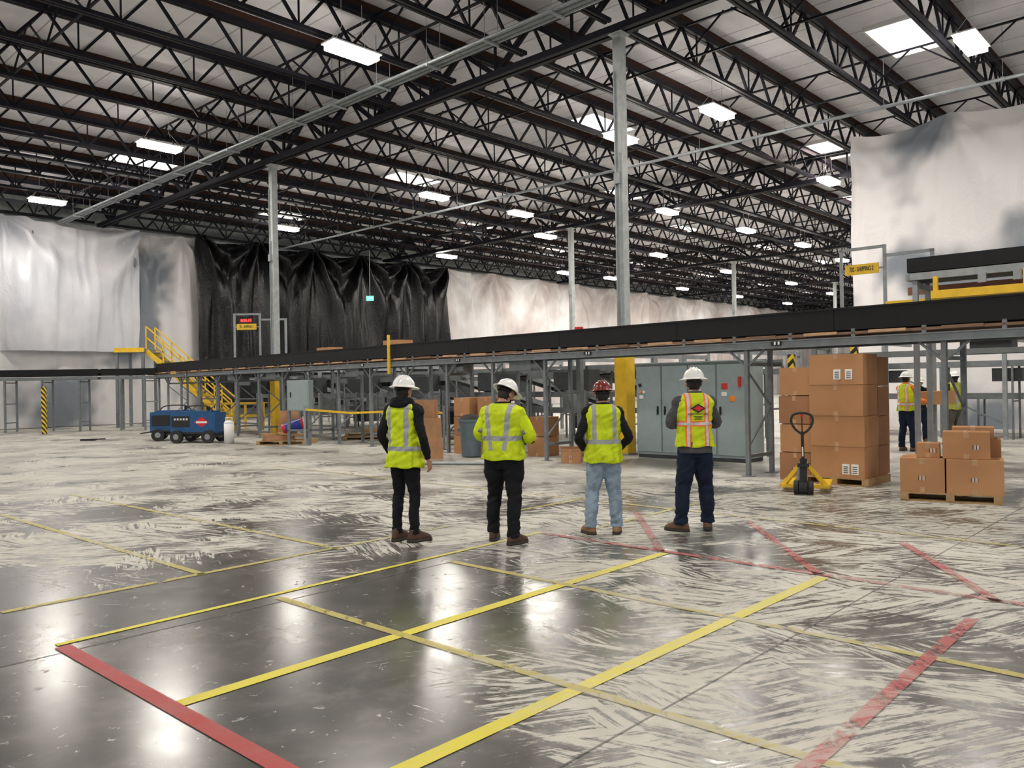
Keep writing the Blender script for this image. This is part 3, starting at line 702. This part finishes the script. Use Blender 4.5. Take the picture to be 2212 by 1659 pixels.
# ================================================================ PEOPLE
def cloth(name, col, rough=.85, var=.15, bs=14, bst=.5):
    t = NT(name); P = t.coord()
    f = t.ramp(t.noise(P, 9, 4, .6), .3, .7)
    t.link(t.mix(f, tuple(c*(1-var) for c in col), tuple(min(1, c*(1+var)) for c in col)), t.b.inputs['Base Color'])
    t.b.inputs['Roughness'].default_value = rough; t.b.inputs['Specular IOR Level'].default_value = .25
    t.bump(t.noise(t.mapping(P, (1, 1, .6)), bs, 4, .55, .6), bst, .02)
    return t.m
def vestmat(name, xs, w, zmin, bands, trim=None, slant=0.0, base=(.62, .76, .015)):
    t = NT(name); P = t.coord(); x = t.xyz(P)
    ax = t.math('ABSOLUTE', x[0])
    xc = t.math('ADD', xs, t.math('MULTIPLY', t.math('SUBTRACT', x[2], 1.2), slant))
    dx = t.math('ABSOLUTE', t.math('SUBTRACT', ax, xc)); zok = t.math('GREATER_THAN', x[2], zmin)
    def band(wd):
        r = t.math('MULTIPLY', t.math('LESS_THAN', dx, wd), zok)
        for b in bands: r = t.math('MAXIMUM', r, t.math('LESS_THAN', t.math('ABSOLUTE', t.math('SUBTRACT', x[2], b)), wd))
        return r
    f = t.ramp(t.noise(P, 8, 4, .6), .3, .7)
    c = t.mix(f, tuple(k*.85 for k in base), base)
    if trim: c = t.mix(band(w+.018), c, trim)
    sm = band(w); c = t.mix(sm, c, (.36, .37, .38) if not trim else (.62, .60, .62))
    t.link(c, t.b.inputs['Base Color']); t.b.inputs['Roughness'].default_value = .7
    t.b.inputs['Specular IOR Level'].default_value = .3
    t.bump(t.noise(t.mapping(P, (1, 1, .6)), 11, 4, .55, .8), .7, .03)
    return t.m
M['c_black'] = cloth('fabric_black', (.009, .009, .011)); M['c_pant'] = cloth('fabric_black_pants', (.008, .008, .011))
M['c_jean'] = cloth('denim_light', (.25, .33, .41), var=.25); M['c_navy'] = cloth('denim_navy', (.009, .015, .034)); M['c_grey'] = cloth('hoodie_grey', (.08, .08, .085))
M['c_orange'] = cloth('fabric_orange', (.85, .20, .03)); M['c_olive'] = cloth('fabric_khaki', (.10, .09, .07)); M['c_hv'] = cloth('hivis_sleeve', (.62, .76, .015))
M['b_brown'] = mat('boot_brown', (.075, .035, .022), .7); M['b_tan'] = mat('boot_tan', (.30, .16, .07), .75); M['b_dk'] = mat('boot_darktan', (.15, .08, .045), .75); M['sole'] = mat('boot_sole', (.03, .025, .02), .8)
M['v1'] = vestmat('vest_a', .105, .025, .98, [1.0]); M['v2'] = vestmat('vest_b', .10, .026, 1.0, [1.13], None, .12)
M['v3'] = vestmat('vest_c', .115, .025, 1.05, [1.07]); M['v4'] = vestmat('vest_d', .10, .014, .5, [1.17], (.95, .22, .06))
M['v5'] = vestmat('vest_e', .10, .022, .9, [1.05], (.95, .3, .02)); M['v6'] = vestmat('vest_f', .10, .02, .9, [1.05], None, 0, (.42, .45, .05))

TOR = [(.80, .150, .105, 0), (.90, .168, .12, -.005), (1.0, .160, .115, 0), (1.10, .155, .110, .0), (1.22, .165, .115, 0), (1.33, .178, .118, -.005), (1.40, .180, .108, -.01), (1.44, .160, .095, -.012), (1.475, .115, .08, -.012), (1.50, .07, .065, -.01)]
def tor(z, g=1, gy=1):
    zs = [t[0] for t in TOR]
    return (np.interp(z, zs, [t[1] for t in TOR])*g, np.interp(z, zs, [t[2] for t in TOR])*gy, np.interp(z, zs, [t[3] for t in TOR]))

def hand(mb, wrist, d, out, thumb, curl=.5, m=0):
    d = Vector(d).normalized(); th = Vector(thumb); th = (th-d*th.dot(d)).normalized(); o = d.cross(th)
    if o.dot(Vector(out)) < 0: o = -o
    w = Vector(wrist)
    rings = []
    for s, a, b in ((-.02, .027, .022), (.02, .032, .018), (.06, .040, .016), (.095, .040, .014)):
        rings.append([w+d*s+th*(math.cos(2*PI*k/14)*a)+o*(math.sin(2*PI*k/14)*b) for k in range(14)])
    mb.loft(rings, m)
    for i, (off, l) in enumerate(((.029, .070), (.010, .078), (-.010, .072), (-.029, .056))):
        p = w+d*.085+th*off; pts = [p]; a = 0
        for seg in (.45, .32, .25):
            a += curl*.75; p = p+(d*math.cos(a)-o*math.sin(a))*(l*seg*1.05); pts.append(p)
        mb.sweep(pts, [.0095, .009, .008, .0065], m, 8, 2)
    p = w+d*.025+th*.028; mb.sweep([p, p+d*.03+th*.025-o*.01, p+d*.058+th*.03-o*.022, p+d*.08+th*.022-o*.03], [.014, .012, .010, .008], m, 8, 2)

def remeshed(mb, voxel, smooth=2):
    me = mb.mesh('tmp'); ob = bpy.data.objects.new('tmp', me); COL.objects.link(ob)
    r = ob.modifiers.new('r', 'REMESH'); r.mode = 'VOXEL'; r.voxel_size = voxel
    sm = ob.modifiers.new('s', 'SMOOTH'); sm.iterations = smooth; sm.factor = .5
    dg = bpy.context.evaluated_depsgraph_get(); out = bpy.data.meshes.new_from_object(ob.evaluated_get(dg))
    bpy.data.objects.remove(ob); return out

def person(name, x, y, yaw, sc, feet, elbows, wrists, vest, jacket, pants, boot, hat, hem, g=1.0, gy=1.0, headyaw=0, headpitch=0, lean=0, sleeve=None, hands=('skin', 'skin'), hood=False, voxel=.010, under=None, loose=1.0, handdir=None):
    E = empty(name, at(x, y, 0, yaw) @ Matrix.Scale(sc, 4))
    B = MB(); seg = []
    def limb(pts, rad, lab, flat=1):
        B.sweep(pts, rad, 0, 18, 5, flat)
        for i in range(len(pts)-1): seg.append((Vector(pts[i]), Vector(pts[i+1]), rad[i], rad[i+1], lab))
    rings = []
    for z in np.linspace(.80, 1.50, 24):
        a, b, c = tor(z, g, gy); n = 28
        rings.append([Vector((a*math.copysign(abs(math.cos(2*PI*k/n))**.85, math.cos(2*PI*k/n)), c+b*math.copysign(abs(math.sin(2*PI*k/n))**.9, math.sin(2*PI*k/n)), z)) for k in range(n)])
    B.loft(rings)
    for s, f in ((-1, feet[0]), (1, feet[1])):
        hx = s*.088*g; fx, fy, fyaw = f
        kx = (hx+fx)/2+s*.008; ky = fy*.5+.025
        limb([(hx, 0, .92), (hx*1.03, .005, .76), (hx*.6+kx*.4, ky*.6, .62), (kx, ky, .49), (kx*.5+fx*.5, (ky+fy)/2-.018, .33), (fx, fy-.005, .15), (fx, fy-.004, .085)],
             [.095*g, .098*g*loose**.5, .080*loose, .068*loose, .066*loose, .060*loose, .064*loose], 'leg', 1.05)
    for s, el, wr in ((-1, elbows[0], wrists[0]), (1, elbows[1], wrists[1])):
        sh = Vector((s*.165*(.6+.4*g), -.01, 1.405)); el = Vector(el); wr = Vector(wr)
        limb([sh+Vector((-s*.06, 0, .01)), sh+Vector((s*.015, 0, 0)), sh.lerp(el, .35), el, el.lerp(wr, .5), wr],
             [.055, .068, .058, .050, .046, .036], 'arm')
    HB = Vector((0, -.005, 1.50)); HR = Matrix.Rotation(math.radians(headyaw), 3, 'Z') @ Matrix.Rotation(math.radians(-headpitch), 3, 'X')
    def h(p): return HB+HR @ Vector(p)
    limb([(0, -.012, 1.42), (0, -.008, 1.50), tuple(h((0, 0, .07)))], [.066, .056, .054], 'neck')
    B.ell(h((0, .005, .128)), (.076, .097, .105), 0, 24, 14, HR); B.ell(h((0, .032, .062)), (.056, .062, .068), 0, 20, 10, HR)
    B.ell(h((0, -.03, .10)), (.070, .062, .085), 0, 20, 10, HR)
    B.sweep([h((0, .09, .128)), h((0, .108, .105)), h((0, .118, .088)), h((0, .095, .078))], [.010, .012, .015, .010], 0, 10)
    for s in (-1, 1): B.ell(h((s*.080, 0, .10)), (.012, .022, .034), 0, 12, 8, HR)
    B.ell(h((0, .088, .052)), (.026, .012, .010), 0, 12, 6, HR)
    if hood: B.ell((0, -.095, 1.475), (.115, .065, .055), 0, 20, 10); B.sweep([(-.085, .03, 1.49), (-.10, -.05, 1.505), (0, -.12, 1.51), (.10, -.05, 1.505), (.085, .03, 1.49)], [.03, .038, .042, .038, .03], 0, 12, 5)
    else: B.sweep([(-.062, .03, 1.49), (-.066, -.03, 1.50), (0, -.078, 1.50), (.066, -.03, 1.50), (.062, .03, 1.49)], [.016, .02, .022, .02, .016], 0, 10, 4)
    me = remeshed(B, voxel)
    n = len(me.vertices); co = np.empty(n*3); me.vertices.foreach_get('co', co); co = co.reshape(-1, 3)
    nf = len(me.polygons); fc = np.empty(nf*3); me.polygons.foreach_get('center', fc); fc = fc.reshape(-1, 3)
    def dist(P, s):
        a, b = np.array(s[0]), np.array(s[1]); ab = b-a; t = np.clip(((P-a) @ ab)/(ab @ ab), 0, 1)
        return np.linalg.norm(P-(a+t[:, None]*ab), axis=1)-(s[2]+(s[3]-s[2])*t)
    arm = np.min([dist(fc, s) for s in seg if s[4] == 'arm'], axis=0)
    leg = np.min([dist(fc, s) for s in seg if s[4] == 'leg'], axis=0)
    idx = np.zeros(nf, int)
    wz = .93
    ispant = (fc[:, 2] < wz) & (arm > .004) | ((leg < arm) & (fc[:, 2] < wz))
    idx[ispant] = 1
    hl = (fc-np.array(HB)) @ np.array(HR)
    top = fc[:, 2] > 1.515
    hr = np.sqrt(hl[:, 0]**2+hl[:, 1]**2) < .125
    collar = (np.sqrt(fc[:, 0]**2+fc[:, 1]**2) > .073) & (fc[:, 2] < (1.55 if hood else 1.53))
    head = top & hr & ~collar
    idx[head] = 2
    idx[head & (hl[:, 1] < .0) & (hl[:, 2] > .035) & (np.abs(hl[:, 0]) < .079)] = 3
    idx[head & (hl[:, 2] > .17)] = 3
    if sleeve is not None:
        armz = (arm < .012) & (np.abs(fc[:, 0]) > .15)
        if sleeve == 'upper': idx[armz & (fc[:, 2] > 1.14) & (fc[:, 1] < .10)] = 4
        else: idx[armz] = 4
    for k in (jacket, pants, 'skin', 'hair', 'c_hv' if sleeve == 'upper' else (sleeve or jacket)): me.materials.append(M[k])
    me.polygons.foreach_set('material_index', idx.tolist()); me.polygons.foreach_set('use_smooth', [True]*nf)
    nr = np.empty(n*3); me.vertices.foreach_get('normal', nr); nr = nr.reshape(-1, 3)
    sd = x*3+1
    for i in range(n):
        z = co[i, 2]
        if z > 1.5: continue
        amp = .008
        kz = 1+1.6*math.exp(-((z-.16)/.08)**2)+.9*math.exp(-((z-.48)/.07)**2) if z < .9 else 1
        px, py = co[i, 0], co[i, 1]
        d = noise.noise(Vector((px*5+sd, py*5, z*8+px*6)))*amp*1.1+noise.noise(Vector((px*11+sd, py*11, z*24-px*14)))*amp*.8*kz
        co[i] += nr[i]*d*(.4+.6*loose)
    me.vertices.foreach_set('co', co.reshape(-1)); me.update()
    ob = bpy.data.objects.new('body', me); COL.objects.link(ob); ob.parent = E
    m = MB()
    for s in (-1, 1): m.ell(h((s*.030, .090, .118)), (.012, .010, .010), 0, 12, 8); m.ell(h((s*.030, .099, .118)), (.005, .003, .005), 1, 8, 6)
    m.build('eyes', ['white', 'ink'], None, E, smooth=True)
    if vest:
        m = MB(); rings = []; n = 84
        zs = np.linspace(hem, 1.497, 60)
        for z in zs:
            a, b, c = tor(max(z, .9), g, gy); fl = .022+.016*max(0, (1.25-z)/.4)
            if z > 1.40: fl *= .85
            ring = []
            for k in range(n):
                th = 2*PI*k/n; cx, cy = math.cos(th), math.sin(th)
                px = (a+fl)*math.copysign(abs(cx)**.85, cx); py = c+(b+fl)*math.copysign(abs(cy)**.9, cy)
                w = noise.noise(Vector((px*6+sd, py*6, z*6+px*5)))*.018+noise.noise(Vector((px*12, py*12+sd, z*22-px*12)))*.011
                fold = .010*math.sin(th*11+sd)*max(0, (1.15-z)/.35)
                if z > 1.42: w *= .3
                ring.append((px*(1+(w+fold)/max(a, .08)), py*(1+(w+fold)/max(b, .08)), z+(0 if z > hem+.01 else .008*math.sin(th*5+sd))))
            rings.append(ring)
        m.loft(rings, 0, False)
        v = m.build('safety_vest', [vest], None, E, smooth=True)
        so = v.modifiers.new('s', 'SOLIDIFY'); so.thickness = .006; so.offset = 1
    if sleeve == 'upper':
        m = MB()
        for s, el, wr in ((-1, elbows[0], wrists[0]), (1, elbows[1], wrists[1])):
            sh = Vector((s*.165*(.6+.4*g), -.01, 1.405)); el = Vector(el); wr = Vector(wr)
            m.sweep([sh+Vector((-s*.03, 0, .0)), sh.lerp(el, .35), el.lerp(sh, .1), el.lerp(wr, .25)], [.068, .073, .072, .066], 0, 24, 6)
            c = sh.lerp(el, .72); dd = (el-sh).normalized(); m.cyl(c-dd*.024, c+dd*.024, .077, 1, 24)
        m.build('sleeves', ['c_hv', 'steel'], None, E, smooth=True)
    if under:
        m = MB(); rings = []
        for z in np.linspace(hem-.07, hem+.06, 6):
            a, b, c = tor(max(z, .9), g, gy); rings.append([((a+.018)*math.cos(2*PI*k/48), c+(b+.018)*math.sin(2*PI*k/48), z) for k in range(48)])
        m.loft(rings, 0, False); o = m.build('hoodie_hem', [under], None, E, smooth=True); so = o.modifiers.new('s', 'SOLIDIFY'); so.thickness = .01
    else:
        m = MB(); rings = []
        for z in (.90, .905, .935, .94):
            a, b, c = tor(z, g, gy); rings.append([((a+.008)*math.cos(2*PI*k/48), c+(b+.008)*math.sin(2*PI*k/48), z) for k in range(48)])
        m.loft(rings, 0, False); m.build('belt', ['rubber'], None, E, smooth=True)
    m = MB()
    for f in feet:
        R = Matrix.Rotation(math.radians(f[2]), 3, 'Z'); o = Vector((f[0], f[1], 0)); n = 20
        def ring(yc, w, l, z):
            out = []
            for k in range(n):
                th = 2*PI*k/n; cx, cy = math.cos(th), math.sin(th)
                out.append(o+R @ Vector((w*math.copysign(abs(cx)**.8, cx)*(1-.12*cy*(1 if cy < 0 else -.3)), yc+l*math.copysign(abs(cy)**.8, cy), z)))
            return out
        m.loft([ring(.055, .050, .148, 0), ring(.055, .052, .150, .012), ring(.055, .050, .148, .03)], 1)
        m.loft([ring(.055, .047, .143, .028), ring(.053, .049, .140, .05), ring(.040, .047, .120, .075), ring(.018, .046, .092, .095), ring(.0, .045, .064, .115), ring(-.004, .040, .048, .14)], 0)
        for q in range(3): m.beam(o+R @ Vector((-.02, .115-.016*q, .078+.013*q)), o+R @ Vector((.02, .115-.016*q, .078+.013*q)), .006, .008, 2)
    m.build('boots', [boot, 'sole', 'tape'], None, E, smooth=True)
    for i, (el, wr) in enumerate(zip(elbows, wrists)):
        s = -1 if i == 0 else 1; m = MB(); el = Vector(el); wr = Vector(wr); d = (wr-el).normalized()
        if handdir: d = (d*.3+Vector(handdir[i])).normalized()
        down = abs(d.z) > .6
        hand(m, wr+d*.012, d, (s, 0, 0) if down else (0, .5, .8), (0, 1, .05) if down else (-s*.2, .1, 1), .55)
        hm = remeshed(m, .0042, 1); hm.materials.append(M[hands[i]]); hm.polygons.foreach_set('use_smooth', [True]*len(hm.polygons))
        ho = bpy.data.objects.new('hand_left' if s < 0 else 'hand_right', hm); COL.objects.link(ho); ho.parent = E
    m = MB(); rings = []
    n = 48
    for i in range(13):
        a = PI/2*i/12; r = math.cos(a); z = math.sin(a)
        ring = []
        for k in range(n):
            th = 2*PI*k/n; rr = max(r, .02)
            rid = 1+.018*math.exp(-((math.cos(th)*r)/.12)**2)*z
            ring.append((.112*rr*math.cos(th), .132*rr*math.sin(th), .118*z*rid*(1.0)))
        rings.append(ring)
    fl = [[(.112*q*math.cos(2*PI*k/n)*(1), .132*q*math.sin(2*PI*k/n)+(.012 if q > 1.2 else 0), dz) for k in range(n)] for q, dz in ((1.30, -.020), (1.36, -.017), (1.36, -.012), (1.22, -.004), (1.04, .002))]
    under_ = [[(.105*math.cos(2*PI*k/n), .125*math.sin(2*PI*k/n), -.006) for k in range(n)]]
    m.loft(under_+fl+rings, 0, False)
    m.loft([[(.100*math.cos(2*PI*k/n), .120*math.sin(2*PI*k/n), z) for k in range(n)] for z in (.0, .02)], 1, True)
    m.sweep([(.085*math.cos(t), .105*math.sin(t)-.0, -.035) for t in np.linspace(PI*1.05, PI*1.95, 12)], [.009]*12, 1, 8)
    m.cyl((0, -.105, -.035), (0, -.125, -.035), .022, 1, 14)
    for xx in (-.03, 0, .03): m.sweep([(xx, .125*math.cos(t), .119*math.sin(t)*math.sqrt(max(0, 1-(xx/.112)**2))+.002) for t in np.linspace(.35, PI-.35, 14)], [.005]*14, 0, 6)
    hm = Matrix.Translation(h((0, 0, .158))) @ HR.to_4x4() @ Matrix.Rotation(math.radians(-4), 4, 'X')
    m.build('hard_hat', [hat, 'ink'], hm, E, smooth=True)
    return E

P1 = person('construction_worker', -1.17, 8.75, -28, 1.01, [(-.11, .0, 0), (.10, .02, -28)], [(-.255, -.07, 1.15), (.265, -.05, 1.13)], [(-.235, .07, .93), (.27, .04, .89)],
   'v1', 'c_black', 'c_pant', 'b_brown', 'hatw', .80, .95, .95, headyaw=-5, headpitch=2, hands=('glove', 'skin'), hood=True, loose=.88)
P2 = person('construction_worker', -.10, 8.62, -22, .985, [(-.16, .06, 12), (.14, -.10, -25)], [(-.29, .0, 1.15), (.30, .03, 1.13)], [(-.08, .28, 1.10), (.12, .30, 1.06)],
   'v2', 'c_black', 'c_pant', 'b_brown', 'hatw', .90, 1.18, 1.3, headyaw=-25, headpitch=26, sleeve='upper', loose=1.12)
P3 = person('construction_worker', 1.0, 9.0, 2, .96, [(-.16, .0, 22), (.14, .0, -16)], [(-.285, -.06, 1.12), (.285, -.06, 1.12)], [(-.21, .13, .97), (.21, .13, .97)],
   'v3', 'c_black', 'c_jean', 'b_tan', 'hatr', .83, 1.04, 1.05, headyaw=4, headpitch=4, loose=1.18)
P4 = person('construction_worker', 2.04, 9.1, 3, 1.03, [(-.17, -.03, 50), (.14, .05, -18)], [(-.27, .03, 1.16), (.265, .05, 1.15)], [(.06, .22, 1.17), (-.05, .24, 1.22)],
   'v4', 'c_grey', 'c_navy', 'b_dk', 'hatw', .92, 1.0, 1.0, headyaw=-6, headpitch=0, under='c_grey', loose=1.2)
P5 = person('construction_worker', 8.95, 18.4, -65, 1.02, [(-.14, .0, 15), (.12, .05, -15)], [(-.24, .1, 1.15), (.26, .06, 1.15)], [(-.18, .36, 1.1), (.2, .36, 1.1)],
   'v5', 'c_orange', 'c_navy', 'b_dk', 'hatw', .9, 1.0, 1.0, voxel=.014, loose=1.1)
P6 = person('construction_worker', 10.9, 20.0, 20, 1.02, [(-.14, .0, 15), (.12, .0, -15)], [(-.27, -.03, 1.15), (.27, .0, 1.15)], [(-.15, .2, 1.1), (.15, .2, 1.1)],
   'v6', 'c_black', 'c_olive', 'b_dk', 'hatw', .85, 1.1, 1.1, voxel=.014, loose=1.15)
P7 = person('construction_worker', 10.35, 20.6, 160, .95, [(-.12, .0, 15), (.12, .0, -15)], [(-.26, -.03, 1.13), (.26, .0, 1.13)], [(-.22, .12, .92), (.22, .12, .92)],
   None, 'c_black', 'c_navy', 'b_dk', 'hatw', .85, 1.0, 1.0, voxel=.014)
m = MB(); m.box((.02, .36, 1.15), (.20, .014, .27), 0, Matrix.Rotation(math.radians(-50), 3, 'X')); m.build('tablet', ['ink'], None, P2)
m = MB(); carton(m, -.2, .40, 1.02, .4, .95, .30, 0, 0); m.build('carried_box', CM, None, P5)
def backy(x, z, g, gy):
    a, b, c = tor(z, g, gy); fl = .022+.016*max(0, (1.25-z)/.4); a += fl; b += fl
    return c-b*(max(0, 1-(abs(x)/a)**(2/.85)))**.45-.019
def backmesh(name, polys, k, g, gy, parent, off=0):
    m = MB()
    for P in polys: m.quad([(x, backy(x, z, g, gy)-off, z) for x, z in P])
    m.build(name, [k], None, parent)
def dia(cx, cz, w, h):
    out = []; n = 8
    for i in range(n):
        x0 = -w+2*w*i/n; x1 = -w+2*w*(i+1)/n; h0 = h*(1-abs(x0)/w); h1 = h*(1-abs(x1)/w)
        out.append([(cx+x0, cz-h0), (cx+x1, cz-h1), (cx+x1, cz+h1), (cx+x0, cz+h0)])
    return out
backmesh('emblem_outer', dia(0, 1.335, .082, .048), 'ink', 1, 1, P4); backmesh('emblem_inner', dia(0, 1.335, .056, .032), 'red', 1, 1, P4, .002)
backmesh('print_small', [[(-w_, z_), (w_, z_), (w_, z_+.007), (-w_, z_+.007)] for w_, z_ in ((.05, 1.245), (.035, 1.230), (.042, 1.215))], 'ink', 1, 1, P4)
def flattext(name, body, size, cx, cz, k, parent, g=1, gy=1, off=.002):
    c = bpy.data.curves.new('t', 'FONT'); c.body = body; c.size = size; c.align_x = 'CENTER'; c.align_y = 'CENTER'; c.offset = size*.02
    o = bpy.data.objects.new('t', c); COL.objects.link(o); dg = bpy.context.evaluated_depsgraph_get()
    me = bpy.data.meshes.new_from_object(o.evaluated_get(dg)); bpy.data.objects.remove(o)
    for v in me.vertices:
        X = cx+v.co.x; Z = cz+v.co.y; v.co = (X, backy(X, Z, g, gy)-off, Z)
    me.materials.clear(); me.materials.append(M[k]); ob = bpy.data.objects.new(name, me); COL.objects.link(ob); ob.parent = parent
flattext('print_line', 'CONSTRUCTION', .027, 0, 1.274, 'ink', P4)

# ================================================================ WORLD / CAMERA
w = bpy.data.worlds.new('World'); S.world = w; w.use_nodes = True
w.node_tree.nodes['Background'].inputs[0].default_value = (.92, .94, 1, 1); w.node_tree.nodes['Background'].inputs[1].default_value = .75
cd = bpy.data.cameras.new('Camera'); cd.sensor_width = 36; cd.sensor_fit = 'HORIZONTAL'; cd.lens = 28.5; cd.clip_end = 300
c = bpy.data.objects.new('Camera', cd); COL.objects.link(c)
c.matrix_world = Matrix.Translation((0, 0, 1.68)) @ Matrix.Rotation(PI/2, 4, 'X') @ Matrix.Rotation(math.radians(-1.0), 4, 'Z')
S.camera = c
S.view_settings.view_transform = 'Standard'
